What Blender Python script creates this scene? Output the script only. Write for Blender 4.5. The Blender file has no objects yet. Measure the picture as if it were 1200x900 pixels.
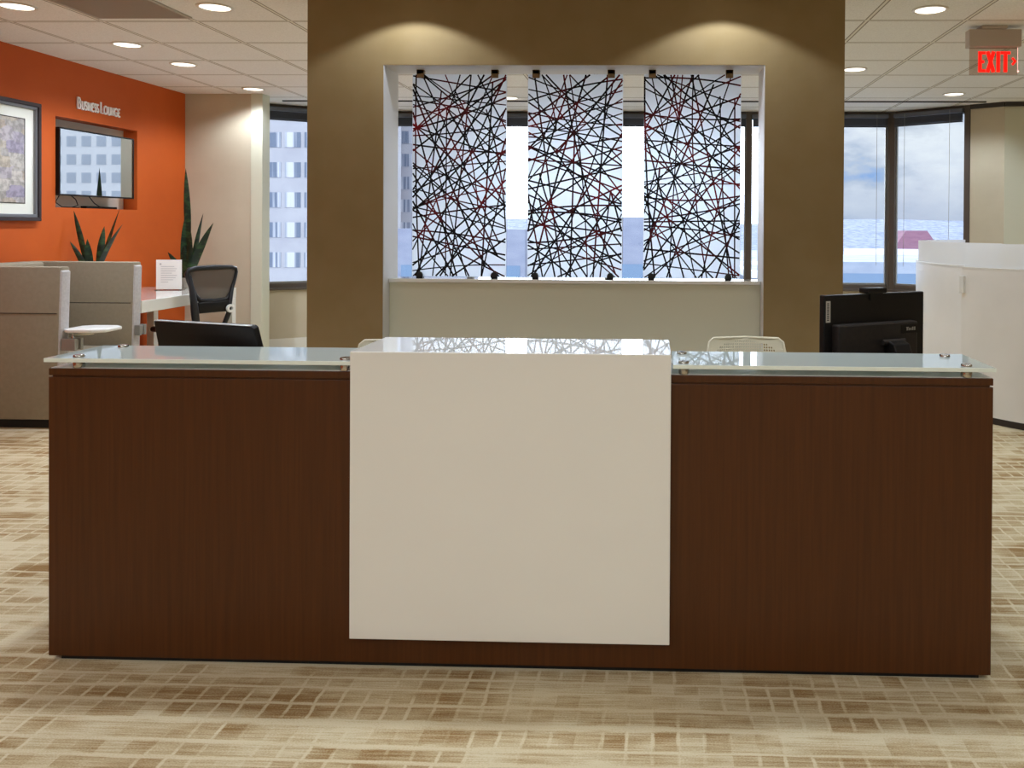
import bpy, bmesh, math, random
from mathutils import Matrix, Vector
C = bpy.context.scene.collection
SC = bpy.context.scene
R = math.radians
# ------------------------------------------------------------------ camera, exposure
def make_camera():
    yaw, roll, pitch, f, px, py = .02896, .00586, -.00817, 970., 738.92, 274.53
    cy, sy, cp, sp, cr, sr = math.cos(yaw), math.sin(yaw), math.cos(pitch), math.sin(pitch), math.cos(roll), math.sin(roll)
    r0 = Vector((cy, sy, 0)); fw = Vector((-sy*cp, cy*cp, sp)); up = Vector((sy*sp, -cy*sp, cp))
    r = cr*r0 + sr*up; u = cr*up - sr*r0
    m = Matrix(((r.x, u.x, -fw.x, 0), (r.y, u.y, -fw.y, 0), (r.z, u.z, -fw.z, 1.3), (0, 0, 0, 1)))
    cam = bpy.data.cameras.new('camera'); o = bpy.data.objects.new('camera', cam); C.objects.link(o)
    o.matrix_world = m
    cam.sensor_fit = 'HORIZONTAL'; cam.sensor_width = 36; cam.lens = f/1200*36
    cam.shift_x = (600-px)/1200; cam.shift_y = (py-450)/1200
    cam.clip_start = .02; cam.clip_end = 9000
    SC.camera = o
make_camera()
SC.view_settings.view_transform = 'Standard'; SC.view_settings.look = 'None'
SC.view_settings.gamma = 1; SC.view_settings.use_curve_mapping = False
SC.view_settings.exposure = 0.0
SC.cycles.use_denoising = True
SC.cycles.max_bounces = 10; SC.cycles.diffuse_bounces = 6; SC.cycles.transparent_max_bounces = 12
SC.cycles.sample_clamp_indirect = 6
LAMP_W = 57; FRONT_W = 13; DESK_W = 64; WASH_W = 15; FILL_TROFFER_W = 14.5
LAMP_COL = (.91, 1.03, 1.19)
SKY = 1.6

def lin(c):
    if isinstance(c, (int, float)): c = (c, c, c)
    return tuple(((v/255)/12.92 if v <= 10 else (((v/255)+.055)/1.055)**2.4) for v in c) + (1,)

# ------------------------------------------------------------------ sky
def make_world():
    w = bpy.data.worlds.new('sky'); SC.world = w; w.use_nodes = True
    t = w.node_tree; t.nodes.clear(); N = t.nodes.new; L = t.links.new
    out = N('ShaderNodeOutputWorld'); bg = N('ShaderNodeBackground'); L(bg.outputs[0], out.inputs[0])
    tc = N('ShaderNodeTexCoord'); mp = N('ShaderNodeMapping'); mp.inputs['Scale'].default_value = (7, 7, 17)
    mp.inputs['Location'].default_value = (2.3, 1.1, .4)
    L(tc.outputs['Generated'], mp.inputs[0])
    n1 = N('ShaderNodeTexNoise'); n1.inputs['Scale'].default_value = 1.0; n1.inputs['Detail'].default_value = 9; n1.inputs['Roughness'].default_value = .55
    L(mp.outputs[0], n1.inputs['Vector'])
    r1 = N('ShaderNodeValToRGB'); e = r1.color_ramp.elements
    e[0].position = .33; e[0].color = lin((128, 160, 202)); e[1].position = .41; e[1].color = lin((180, 186, 196))
    for p, c in ((.47, (206, 207, 210)), (.55, (220, 219, 217)), (.68, (176, 180, 187))):
        k = r1.color_ramp.elements.new(p); k.color = lin(c)
    L(n1.outputs['Fac'], r1.inputs[0])
    sx = N('ShaderNodeSeparateXYZ'); L(tc.outputs['Generated'], sx.inputs[0])
    hz = N('ShaderNodeMapRange'); hz.inputs['From Min'].default_value = 0; hz.inputs['From Max'].default_value = .07
    hz.inputs['To Min'].default_value = .85; hz.inputs['To Max'].default_value = 0
    L(sx.outputs['Z'], hz.inputs[0])
    mx = N('ShaderNodeMix'); mx.data_type = 'RGBA'; mx.inputs['B'].default_value = lin((164, 172, 188))
    L(hz.outputs[0], mx.inputs['Factor']); L(r1.outputs[0], mx.inputs['A'])
    # bright cloud in front of the sun, straight ahead
    dt = N('ShaderNodeVectorMath'); dt.operation = 'DOT_PRODUCT'
    a = R(5); dt.inputs[1].default_value = (-math.sin(a)*math.cos(R(7)), math.cos(a)*math.cos(R(7)), math.sin(R(7)))
    L(tc.outputs['Generated'], dt.inputs[0])
    gl = N('ShaderNodeMapRange'); gl.interpolation_type = 'SMOOTHSTEP'
    gl.inputs['From Min'].default_value = math.cos(R(18)); gl.inputs['From Max'].default_value = math.cos(R(7))
    gl.inputs['To Min'].default_value = 1; gl.inputs['To Max'].default_value = 15
    L(dt.outputs['Value'], gl.inputs[0])
    # unseen rear sky raised to light the facades that face the room
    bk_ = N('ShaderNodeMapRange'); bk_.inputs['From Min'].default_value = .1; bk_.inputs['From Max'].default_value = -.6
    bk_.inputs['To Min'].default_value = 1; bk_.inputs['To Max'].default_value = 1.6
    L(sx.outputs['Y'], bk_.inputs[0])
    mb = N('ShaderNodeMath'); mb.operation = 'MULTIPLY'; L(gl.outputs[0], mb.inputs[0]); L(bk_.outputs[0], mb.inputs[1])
    # overhead sky, out of view, raised so more light bounces to the ceiling
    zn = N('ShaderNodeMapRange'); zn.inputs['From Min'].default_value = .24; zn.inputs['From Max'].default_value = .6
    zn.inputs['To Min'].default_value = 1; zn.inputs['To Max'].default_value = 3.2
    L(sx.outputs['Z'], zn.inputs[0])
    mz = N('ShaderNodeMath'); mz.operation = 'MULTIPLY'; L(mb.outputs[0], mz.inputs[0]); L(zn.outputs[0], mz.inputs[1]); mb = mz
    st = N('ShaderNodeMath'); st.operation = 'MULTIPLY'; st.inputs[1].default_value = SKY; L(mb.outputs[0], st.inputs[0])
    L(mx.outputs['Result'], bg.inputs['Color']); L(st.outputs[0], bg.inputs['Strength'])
make_world()

# ------------------------------------------------------------------ materials
def pr(name, col, rough=.5, metal=0, spec=.5, emit=None, estr=0, coat=0, trans=0, ior=1.45, alpha=1):
    m = bpy.data.materials.new(name); m.use_nodes = True
    b = m.node_tree.nodes['Principled BSDF']; I = b.inputs
    I['Base Color'].default_value = lin(col); I['Roughness'].default_value = rough; I['Metallic'].default_value = metal
    I['Specular IOR Level'].default_value = spec; I['IOR'].default_value = ior
    I['Coat Weight'].default_value = coat; I['Coat Roughness'].default_value = .008
    I['Transmission Weight'].default_value = trans; I['Alpha'].default_value = alpha
    if emit is not None: I['Emission Color'].default_value = lin(emit); I['Emission Strength'].default_value = estr
    return m
def noisy(m, c0, c1, scale, sc3=(1, 1, 1), lo=.35, hi=.65, bump=0, detail=4, bscale=None):
    t = m.node_tree; N = t.nodes.new; L = t.links.new; b = t.nodes['Principled BSDF']
    tc = N('ShaderNodeTexCoord'); mp = N('ShaderNodeMapping'); mp.inputs['Scale'].default_value = sc3
    L(tc.outputs['Object'], mp.inputs[0])
    n = N('ShaderNodeTexNoise'); n.inputs['Scale'].default_value = scale; n.inputs['Detail'].default_value = detail
    L(mp.outputs[0], n.inputs['Vector'])
    r = N('ShaderNodeValToRGB'); r.color_ramp.elements[0].position = lo; r.color_ramp.elements[1].position = hi
    r.color_ramp.elements[0].color = lin(c0); r.color_ramp.elements[1].color = lin(c1)
    L(n.outputs['Fac'], r.inputs[0]); L(r.outputs[0], b.inputs['Base Color'])
    if bump:
        n2 = N('ShaderNodeTexNoise'); n2.inputs['Scale'].default_value = bscale or scale; n2.inputs['Detail'].default_value = 3
        L(mp.outputs[0], n2.inputs['Vector'])
        bp = N('ShaderNodeBump'); bp.inputs['Strength'].default_value = bump; bp.inputs['Distance'].default_value = .004
        L(n2.outputs['Fac'], bp.inputs['Height']); L(bp.outputs[0], b.inputs['Normal'])
    return m
M = {}
M['wood'] = noisy(pr('dark_wood', (70, 38, 18), .38, spec=.35), (72, 38, 12), (85, 47, 17), 4.2, (30, 30, .8), .25, .75, 0, 9)
M['plinth'] = pr('plinth_black', (12, 10, 9), .6)
M['white_lam'] = pr('white_laminate', (238, 236, 228), .02, spec=.5, coat=.7)
M['counter_glass'] = pr('frosted_counter_glass', (186, 196, 188), .05, spec=.6, coat=.3)
M['lit_glass_edge'] = pr('lit_glass_edge', (238, 246, 234), .2)  # light gathered in the glass edges put in as a near-white colour
# pr('lit_glass_edge', (232, 240, 226), .2)
M['steel'] = pr('brushed_steel', (190, 186, 178), .22, 1)
M['bronze'] = noisy(pr('bronze_clip', (120, 96, 66), .35, .8), (112, 90, 62), (134, 108, 76), 40)
M['black_metal'] = pr('black_metal', (24, 22, 22), .4)
M['taupe'] = noisy(pr('taupe_paint', (128, 103, 68), .7, spec=.2), (141, 120, 82), (146, 125, 88), 6, bump=.05, bscale=160)
M['cream'] = noisy(pr('cream_paint', (206, 193, 165), .7, spec=.2), (194, 181, 156), (199, 187, 162), 4, bump=.04, bscale=150)
M['infill'] = pr('cream_laminate', (208, 205, 182), .45, spec=.3)
M['liner'] = pr('white_liner', (214, 212, 210), .45)
M['orange'] = noisy(pr('orange_paint', (214, 112, 50), .6, spec=.25), (191, 85, 29), (197, 90, 33), 3, bump=.05, bscale=150)
M['frame_bronze'] = pr('bronze_window_frame', (92, 82, 74), .4, .3)
M['blind'] = pr('blind_aluminium', (104, 108, 116), .4, .5)
M['blind_dark'] = pr('blind_slats', (66, 66, 68), .5, .2)
M['trimdark'] = pr('dark_trim', (58, 52, 48), .5)
M['base_white'] = pr('white_baseboard', (226, 222, 210), .4)
M['pod'] = noisy(pr('taupe_upholstery', (142, 128, 106), .85, spec=.15), (146, 134, 114), (151, 139, 119), 40, bump=.12, bscale=420)
M['pod_lit'] = noisy(pr('window_lit_upholstery', (188, 182, 180), .8, spec=.15), (184, 178, 176), (194, 188, 186), 60)  # window light on the pod's front edges, painted as paler fabric
M['white_plastic'] = pr('white_plastic', (232, 230, 224), .3)
M['perf'] = pr('cream_plastic', (218, 210, 182), .4)
M['black_plastic'] = noisy(pr('black_plastic', (20, 17, 14), .42, spec=.3), (17, 14, 12), (22, 19, 16), 90)
M['housing'] = noisy(pr('dark_grey_plastic', (40, 34, 30), .5, spec=.3), (36, 31, 28), (44, 38, 33), 60)
M['silver'] = pr('silver_plastic', (150, 148, 142), .35, .4)
M['screen'] = pr('dark_screen', (8, 8, 9), .03, spec=.9, ior=1.7)
M['tvscreen'] = pr('tv_screen_glass', (176, 178, 182), .012, 1, spec=.9)
M['niche'] = pr('grey_niche_panel', (238, 232, 218), .6)
M['gold'] = pr('silver_frame', (120, 118, 120), .3, .6)
M['frame_dark'] = pr('dark_frame', (46, 32, 30), .4)
M['mat'] = pr('cream_mat', (230, 229, 218), .8)
M['letter'] = pr('letter_white', (252, 250, 250), .4)
M['red'] = pr('exit_red', (255, 20, 8), .5, emit=(255, 14, 6), estr=1.5)
M['red_dot'] = pr('indicator', (255, 150, 130), .5, emit=(255, 190, 180), estr=2)
M['exit_house'] = pr('exit_housing', (190, 176, 164), .5)
M['lens'] = pr('lamp_lens', (255, 250, 240), .5, emit=(255, 248, 236), estr=2.2)
M['ring'] = pr('lamp_ring', (222, 216, 204), .35)
M['vent'] = pr('vent_grey', (176, 166, 154), .6)
M['partition'] = noisy(pr('white_partition', (232, 229, 224), .3, spec=.4), (230, 227, 221), (235, 232, 227), 3)
M['dark_base'] = pr('dark_base', (46, 36, 30), .5)
M['pot'] = pr('grey_pot', (176, 168, 154), .5)
M['soil'] = noisy(pr('soil', (50, 38, 28), .9), (40, 30, 22), (64, 50, 36), 60)
M['mesh_frame'] = pr('chair_black', (26, 26, 30), .38)
M['cable'] = pr('cable_black', (22, 20, 20), .5)
M['paper'] = pr('white_paper', (238, 234, 226), .6)
M['print'] = pr('grey_print', (186, 182, 178), .7)
M['sticker'] = pr('pale_sticker', (176, 166, 150), .6)
M['ink'] = pr('ink', (70, 62, 56), .7)

def carpet():
    m = pr('patterned_carpet', (190, 168, 130), .95, spec=.05)
    t = m.node_tree; N = t.nodes.new; L = t.links.new; b = t.nodes['Principled BSDF']
    def math_(op, a, bb=None, c=None):
        n = N('ShaderNodeMath'); n.operation = op
        for i, v in enumerate((a, bb, c)):
            if v is None: continue
            if isinstance(v, (int, float)): n.inputs[i].default_value = v
            else: L(v, n.inputs[i])
        return n.outputs[0]
    tc = N('ShaderNodeTexCoord')
    def noise(scale, sc3, detail=3, rough=.5):
        mp = N('ShaderNodeMapping'); mp.inputs['Scale'].default_value = sc3; L(tc.outputs['Object'], mp.inputs[0])
        n = N('ShaderNodeTexNoise'); n.inputs['Scale'].default_value = scale; n.inputs['Detail'].default_value = detail; n.inputs['Roughness'].default_value = rough
        L(mp.outputs[0], n.inputs['Vector']); return n.outputs['Fac']
    s = N('ShaderNodeSeparateXYZ'); L(tc.outputs['Object'], s.inputs[0])
    wob = math_('MULTIPLY', math_('SUBTRACT', noise(14, (1, 1, 1)), .5), .016)
    wy = math_('MULTIPLY', math_('SUBTRACT', noise(1, (.25, 5.2, 1), 2), .5), .20)
    cx, cyy = .0655, .076
    v = math_('DIVIDE', math_('ADD', math_('ADD', s.outputs['Y'], wy), wob), cyy)
    row = N('ShaderNodeTexWhiteNoise'); row.noise_dimensions = '1D'; L(math_('FLOOR', v), row.inputs['W'])
    sh = math_('MULTIPLY', math_('SUBTRACT', row.outputs['Value'], .5), .012)
    u = math_('DIVIDE', math_('ADD', math_('ADD', s.outputs['X'], sh), wob), cx)
    def line(w, half, soft):
        fr = math_('FRACT', w); d = math_('ABSOLUTE', math_('SUBTRACT', fr, .5))
        mr = N('ShaderNodeMapRange'); mr.interpolation_type = 'SMOOTHSTEP'
        mr.inputs['From Min'].default_value = .5-half-soft; mr.inputs['From Max'].default_value = .5-half+soft; L(d, mr.inputs[0]); return mr.outputs[0]
    lu, lv = line(u, .07, .035), line(v, .11, .06)
    vis = N('ShaderNodeMapRange'); vis.inputs['From Min'].default_value = .42; vis.inputs['From Max'].default_value = .56; L(noise(3.2, (1, 1.6, 1), 2), vis.inputs[0])
    lines = math_('MAXIMUM', math_('MULTIPLY', lu, vis.outputs[0]), lv)
    fl = N('ShaderNodeCombineXYZ'); L(math_('FLOOR', u), fl.inputs[0]); L(math_('FLOOR', v), fl.inputs[1])
    wn = N('ShaderNodeTexWhiteNoise'); L(fl.outputs[0], wn.inputs[0])
    patch = noise(2.3, (1, 2.2, 1), 3, .6)
    streak = noise(1, (5, 120, 1), 4, .65)
    fine = noise(1, (200, 330, 1), 3)
    dk = math_('ADD', math_('MULTIPLY', wn.outputs['Value'], .42), math_('MULTIPLY', math_('SUBTRACT', patch, .38), 2.4))
    dk = math_('ADD', dk, math_('MULTIPLY', math_('SUBTRACT', streak, .5), .9))
    n_ = N('ShaderNodeClamp'); L(dk, n_.inputs[0]); dk = n_.outputs[0]
    dk = math_('MULTIPLY', dk, math_('SUBTRACT', 1, math_('MULTIPLY', lines, .9)))
    dk = math_('ADD', dk, math_('MULTIPLY', math_('SUBTRACT', fine, .5), 1.1))
    dk = math_('ADD', dk, math_('MULTIPLY', math_('SUBTRACT', streak, .5), .9))
    r = N('ShaderNodeValToRGB'); e = r.color_ramp.elements
    e[0].position = 0; e[0].color = lin((216, 203, 170)); e[1].position = 1; e[1].color = lin((150, 118, 76)); k = e.new(.45); k.color = lin((194, 174, 136))
    L(dk, r.inputs[0]); L(r.outputs[0], b.inputs['Base Color'])
    bp = N('ShaderNodeBump'); bp.inputs['Strength'].default_value = .5; bp.inputs['Distance'].default_value = .003
    L(fine, bp.inputs['Height']); L(bp.outputs[0], b.inputs['Normal'])
    return m
M['carpet'] = carpet()

def ceiling_tiles():
    m = pr('ceiling_tiles', (226, 221, 208), .9, spec=.05)
    t = m.node_tree; N = t.nodes.new; L = t.links.new; b = t.nodes['Principled BSDF']
    tc = N('ShaderNodeTexCoord'); mp = N('ShaderNodeMapping')
    mp.inputs['Location'].default_value = (-1.297/.598, -5.133/.607, 0); mp.inputs['Scale'].default_value = (1/.598, 1/.607, 1)
    L(tc.outputs['Object'], mp.inputs[0]); s = N('ShaderNodeSeparateXYZ'); L(mp.outputs[0], s.inputs[0])
    def mth(op, a, v=None):
        n = N('ShaderNodeMath'); n.operation = op
        for i, x in enumerate((a, v)):
            if x is None: continue
            if isinstance(x, (int, float)): n.inputs[i].default_value = x
            else: L(x, n.inputs[i])
        return n.outputs[0]
    ds = [mth('ABSOLUTE', mth('SUBTRACT', mth('FRACT', s.outputs[k]), .5)) for k in (0, 1)]
    d = mth('MAXIMUM', ds[0], ds[1])
    bar = mth('GREATER_THAN', d, .5-.020); groove = mth('MULTIPLY', mth('GREATER_THAN', d, .5-.028), mth('LESS_THAN', d, .5-.014))
    n = N('ShaderNodeTexNoise'); n.inputs['Scale'].default_value = 130; n.inputs['Detail'].default_value = 3; L(tc.outputs['Object'], n.inputs['Vector'])
    r = N('ShaderNodeValToRGB'); r.color_ramp.elements[0].position = .3; r.color_ramp.elements[1].position = .6
    r.color_ramp.elements[0].color = lin((232, 230, 226)); r.color_ramp.elements[1].color = lin((246, 245, 242)); L(n.outputs['Fac'], r.inputs[0])
    m1 = N('ShaderNodeMix'); m1.data_type = 'RGBA'; L(bar, m1.inputs['Factor']); L(r.outputs[0], m1.inputs['A']); m1.inputs['B'].default_value = lin((234, 230, 220))
    m2 = N('ShaderNodeMix'); m2.data_type = 'RGBA'; L(groove, m2.inputs['Factor']); L(m1.outputs['Result'], m2.inputs['A']); m2.inputs['B'].default_value = lin((152, 144, 134))
    L(m2.outputs['Result'], b.inputs['Base Color'])
    bp = N('ShaderNodeBump'); bp.inputs['Strength'].default_value = .3; bp.inputs['Distance'].default_value = .003
    L(n.outputs['Fac'], bp.inputs['Height']); L(bp.outputs[0], b.inputs['Normal'])
    return m
M['ceiling'] = ceiling_tiles()

def clear_pane(name, tint=(236, 242, 248), refl=.5):
    m = bpy.data.materials.new(name); m.use_nodes = True; t = m.node_tree; t.nodes.clear(); N = t.nodes.new; L = t.links.new
    o = N('ShaderNodeOutputMaterial'); mx = N('ShaderNodeMixShader'); tr = N('ShaderNodeBsdfTransparent'); gl = N('ShaderNodeBsdfGlossy')
    tr.inputs[0].default_value = lin(tint); gl.inputs['Roughness'].default_value = .01
    fr = N('ShaderNodeFresnel'); fr.inputs[0].default_value = 1.45
    k = N('ShaderNodeMath'); k.operation = 'MULTIPLY'; k.inputs[1].default_value = refl; L(fr.outputs[0], k.inputs[0])
    L(k.outputs[0], mx.inputs[0]); L(tr.outputs[0], mx.inputs[1]); L(gl.outputs[0], mx.inputs[2]); L(mx.outputs[0], o.inputs[0]); return m
M['pane'] = clear_pane('window_pane')
M['exit_acrylic'] = clear_pane('exit_acrylic', (236, 226, 218), 1)
def frosted(name, parts, tint, rough=.5):
    """parts: weights of clear / blurred / translucent / diffuse"""
    m = bpy.data.materials.new(name); m.use_nodes = True; t = m.node_tree; t.nodes.clear(); N = t.nodes.new; L = t.links.new
    o = N('ShaderNodeOutputMaterial')
    tr = N('ShaderNodeBsdfTransparent'); rf = N('ShaderNodeBsdfRefraction'); tl = N('ShaderNodeBsdfTranslucent'); df = N('ShaderNodeBsdfDiffuse')
    rf.inputs['Roughness'].default_value = rough; rf.inputs['IOR'].default_value = 1.14
    for s in (tr, rf, tl, df): s.inputs['Color'].default_value = lin(tint)
    cur = None; tot = 0
    for s, w in zip((tr, rf, tl, df), parts):
        if w == 0: continue
        tot += w
        if cur is None: cur = s.outputs[0]; continue
        mx = N('ShaderNodeMixShader'); mx.inputs[0].default_value = w/tot; L(cur, mx.inputs[1]); L(s.outputs[0], mx.inputs[2]); cur = mx.outputs[0]
    L(cur, o.inputs[0]); return m
M['frost'] = frosted('frosted_acrylic_sheet', (.03, .30, .64, .03), (243, 248, 255), .75)
M['frost2'] = frosted('frosted_screen_acrylic', (.34, .08, .30, .28), (250, 250, 250), .4)
M['mesh'] = frosted('chair_mesh', (.55, 0, .05, .4), (120, 112, 104))
def shelf_glass():
    m = frosted('frosted_counter_glass', (.0, .2, .26, .54), (226, 234, 226), .5); t = m.node_tree; N = t.nodes.new; L = t.links.new
    o = [n for n in t.nodes if n.type == 'OUTPUT_MATERIAL'][0]; src = o.inputs[0].links[0].from_socket
    mx = N('ShaderNodeMixShader'); fr = N('ShaderNodeFresnel'); fr.inputs[0].default_value = 1.55; gl = N('ShaderNodeBsdfGlossy'); gl.inputs['Roughness'].default_value = .02
    L(fr.outputs[0], mx.inputs[0]); L(src, mx.inputs[1]); L(gl.outputs[0], mx.inputs[2]); L(mx.outputs[0], o.inputs[0]); return m
M['counter_glass'] = shelf_glass()
def strand():
    m = pr('maroon_strands', (30, 8, 14), .6, spec=.15)
    return noisy(m, (12, 4, 7), (128, 8, 18), 5, (1, 1, 1), .50, .72)
M['strand'] = strand()
def leafmat():
    m = pr('snake_leaf', (40, 70, 36), .4)
    return noisy(m, (14, 32, 18), (60, 88, 48), 7, (2, 2, 4), .45, .75)
M['leaf'] = leafmat()
def artmat():
    m = pr('faded_print', (180, 168, 160), .7)
    t = m.node_tree; N = t.nodes.new; L = t.links.new; b = t.nodes['Principled BSDF']
    tc = N('ShaderNodeTexCoord'); mp = N('ShaderNodeMapping'); mp.inputs['Scale'].default_value = (1, 4, 7); L(tc.outputs['Object'], mp.inputs[0])
    v = N('ShaderNodeTexVoronoi'); v.inputs['Scale'].default_value = 1.7; v.distance = 'CHEBYCHEV'; L(mp.outputs[0], v.inputs['Vector'])
    n = N('ShaderNodeTexNoise'); n.inputs['Scale'].default_value = 30; n.inputs['Detail'].default_value = 6; L(tc.outputs['Object'], n.inputs['Vector'])
    s = N('ShaderNodeSeparateColor'); L(v.outputs['Color'], s.inputs[0])
    r = N('ShaderNodeValToRGB'); e = r.color_ramp.elements; e[0].color = lin((176, 160, 148)); e[1].color = lin((156, 146, 168))
    for p, c in ((.3, (190, 178, 160)), (.55, (170, 164, 160)), (.8, (198, 190, 180))): k = e.new(p); k.color = lin(c)
    L(s.outputs[0], r.inputs[0])
    mx = N('ShaderNodeMix'); mx.data_type = 'RGBA'; mx.blend_type = 'MULTIPLY'; mx.inputs['Factor'].default_value = .5
    L(r.outputs[0], mx.inputs['A']); r2 = N('ShaderNodeValToRGB'); r2.color_ramp.elements[0].position = .4; r2.color_ramp.elements[1].position = .6
    r2.color_ramp.elements[0].color = lin(150); L(n.outputs['Fac'], r2.inputs[0]); L(r2.outputs[0], mx.inputs['B'])
    L(mx.outputs['Result'], b.inputs['Base Color']); return m
M['art'] = artmat()
# outdoors
M['tower'] = noisy(pr('pale_cladding', (186, 184, 188), .7), (170, 168, 174), (182, 180, 184), .3)
M['tower_white'] = pr('white_cladding', (255, 252, 246), .7)
def curtain():
    m = pr('curtained_pane', (150, 156, 168), .35)
    t = m.node_tree; N = t.nodes.new; L = t.links.new; b = t.nodes['Principled BSDF']
    g = N('ShaderNodeNewGeometry'); mp = N('ShaderNodeMapping'); mp.inputs['Scale'].default_value = (1.9, 1.9, .03); L(g.outputs['Position'], mp.inputs[0])
    n = N('ShaderNodeTexNoise'); n.inputs['Scale'].default_value = 1; n.inputs['Detail'].default_value = 4; L(mp.outputs[0], n.inputs['Vector'])
    r = N('ShaderNodeValToRGB'); r.color_ramp.elements[0].position = .4; r.color_ramp.elements[1].position = .58
    r.color_ramp.elements[0].color = lin((110, 120, 138)); r.color_ramp.elements[1].color = lin((206, 206, 212)); L(n.outputs['Fac'], r.inputs[0]); L(r.outputs[0], b.inputs['Base Color'])
    return m
M['curtain'] = curtain()
M['tvpane'] = pr('pale_blue_pane', (202, 206, 210), .4, spec=.1)
M['bluepane'] = pr('blue_grey_pane', (120, 142, 168), .2)
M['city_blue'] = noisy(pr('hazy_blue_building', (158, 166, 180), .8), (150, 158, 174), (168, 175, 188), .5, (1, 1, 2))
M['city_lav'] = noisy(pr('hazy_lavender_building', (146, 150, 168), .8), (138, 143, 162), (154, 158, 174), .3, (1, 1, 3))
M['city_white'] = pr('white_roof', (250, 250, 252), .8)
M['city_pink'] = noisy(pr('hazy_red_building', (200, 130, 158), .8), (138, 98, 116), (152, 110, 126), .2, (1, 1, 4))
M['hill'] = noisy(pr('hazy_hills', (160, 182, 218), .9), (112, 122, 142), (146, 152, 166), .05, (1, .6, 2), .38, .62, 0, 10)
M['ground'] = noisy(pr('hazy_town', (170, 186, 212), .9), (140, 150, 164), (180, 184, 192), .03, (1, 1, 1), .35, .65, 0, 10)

# ------------------------------------------------------------------ mesh helpers
def merge(bm, b2, mtx=None):
    if mtx is not None: bmesh.ops.transform(b2, matrix=mtx, verts=b2.verts)
    me = bpy.data.meshes.new('tmp'); b2.to_mesh(me); b2.free(); bm.from_mesh(me); bpy.data.meshes.remove(me)
def box(bm, x0, x1, y0, y1, z0, z1, bv=0, mtx=None, seg=2):
    b = bmesh.new()
    v = [b.verts.new(p) for p in ((x0,y0,z0),(x1,y0,z0),(x1,y1,z0),(x0,y1,z0),(x0,y0,z1),(x1,y0,z1),(x1,y1,z1),(x0,y1,z1))]
    for f in ((3,2,1,0),(4,5,6,7),(0,1,5,4),(1,2,6,5),(2,3,7,6),(3,0,4,7)): b.faces.new([v[i] for i in f])
    if bv: bmesh.ops.bevel(b, geom=list(b.edges), offset=bv, segments=seg, profile=.5, affect='EDGES')
    merge(bm, b, mtx)
def prism(bm, pts, z0, z1, mtx=None, bv=0):
    b = bmesh.new()
    lo = [b.verts.new((x, y, z0)) for x, y in pts]; hi = [b.verts.new((x, y, z1)) for x, y in pts]; n = len(pts)
    b.faces.new(lo[::-1]); b.faces.new(hi)
    for i in range(n): b.faces.new((lo[i], lo[(i+1) % n], hi[(i+1) % n], hi[i]))
    bmesh.ops.recalc_face_normals(b, faces=b.faces)
    if bv: bmesh.ops.bevel(b, geom=list(b.edges), offset=bv, segments=2, profile=.5, affect='EDGES')
    merge(bm, b, mtx)
def lathe(bm, prof, n=24, mtx=None):
    """profile of (r, z); r=0 closes"""
    b = bmesh.new(); rings = []
    for r, z in prof:
        if r < 1e-6: rings.append([b.verts.new((0, 0, z))])
        else: rings.append([b.verts.new((r*math.cos(2*math.pi*i/n), r*math.sin(2*math.pi*i/n), z)) for i in range(n)])
    for a, c in zip(rings, rings[1:]):
        for i in range(n):
            j = (i+1) % n
            q = [a[i % len(a)], a[j % len(a)], c[j % len(c)], c[i % len(c)]]
            u = []
            for x in q:
                if x not in u: u.append(x)
            if len(u) > 2: b.faces.new(u)
    bmesh.ops.recalc_face_normals(b, faces=b.faces)
    merge(bm, b, mtx)
def tube(bm, pts, rad, n=8, closed=False, mtx=None):
    b = bmesh.new(); P = [Vector(p) for p in pts]; k = len(P)
    rads = rad if isinstance(rad, (list, tuple)) else [rad]*k
    rings = []; up = None
    for i in range(k):
        if closed: d = P[(i+1) % k]-P[i-1]
        else: d = P[min(i+1, k-1)]-P[max(i-1, 0)]
        d.normalize()
        if up is None:
            up = Vector((0, 0, 1)) if abs(d.z) < .9 else Vector((1, 0, 0))
        s = d.cross(up); s.normalize(); up = s.cross(d); up.normalize()
        rings.append([b.verts.new(P[i]+rads[i]*(math.cos(2*math.pi*a/n)*s+math.sin(2*math.pi*a/n)*up)) for a in range(n)])
    for i in range(k if closed else k-1):
        a, c = rings[i], rings[(i+1) % k]
        for j in range(n): b.faces.new((a[j], a[(j+1) % n], c[(j+1) % n], c[j]))
    if not closed: b.faces.new(rings[0][::-1]); b.faces.new(rings[-1])
    bmesh.ops.recalc_face_normals(b, faces=b.faces)
    merge(bm, b, mtx)
def ribbon(bm, pts, w, fn, d0, d1, closed=False):
    """flat band of width w along 2D pts, from depth d0 to d1, placed by fn(x,y,d)"""
    k = len(pts); P = [Vector((p[0], p[1])) for p in pts]; L_, R_ = [], []
    for i in range(k):
        a = P[i-1] if (i > 0 or closed) else P[i]; c = P[(i+1) % k] if (i < k-1 or closed) else P[i]
        d = (c-a); d.normalize(); nrm = Vector((-d.y, d.x))
        s = 1.0
        if (0 < i < k-1) or closed:
            e1 = (P[i]-a).normalized(); cs = max(.5, abs(e1.dot(d))); s = 1/cs
        L_.append(P[i]+nrm*w/2*s); R_.append(P[i]-nrm*w/2*s)
    V = lambda p, d: bm.verts.new(fn(p.x, p.y, d))
    l0 = [V(p, d0) for p in L_]; r0 = [V(p, d0) for p in R_]; l1 = [V(p, d1) for p in L_]; r1 = [V(p, d1) for p in R_]
    for i in range(k if closed else k-1):
        j = (i+1) % k
        for q in ((l0[i], l0[j], r0[j], r0[i]), (r1[i], r1[j], l1[j], l1[i]), (l1[i], l1[j], l0[j], l0[i]), (r0[i], r0[j], r1[j], r1[i])): bm.faces.new(q)
    if not closed:
        bm.faces.new((l0[0], r0[0], r1[0], l1[0])); bm.faces.new((r0[-1], l0[-1], l1[-1], r1[-1]))
def B(): return bmesh.new()
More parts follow.
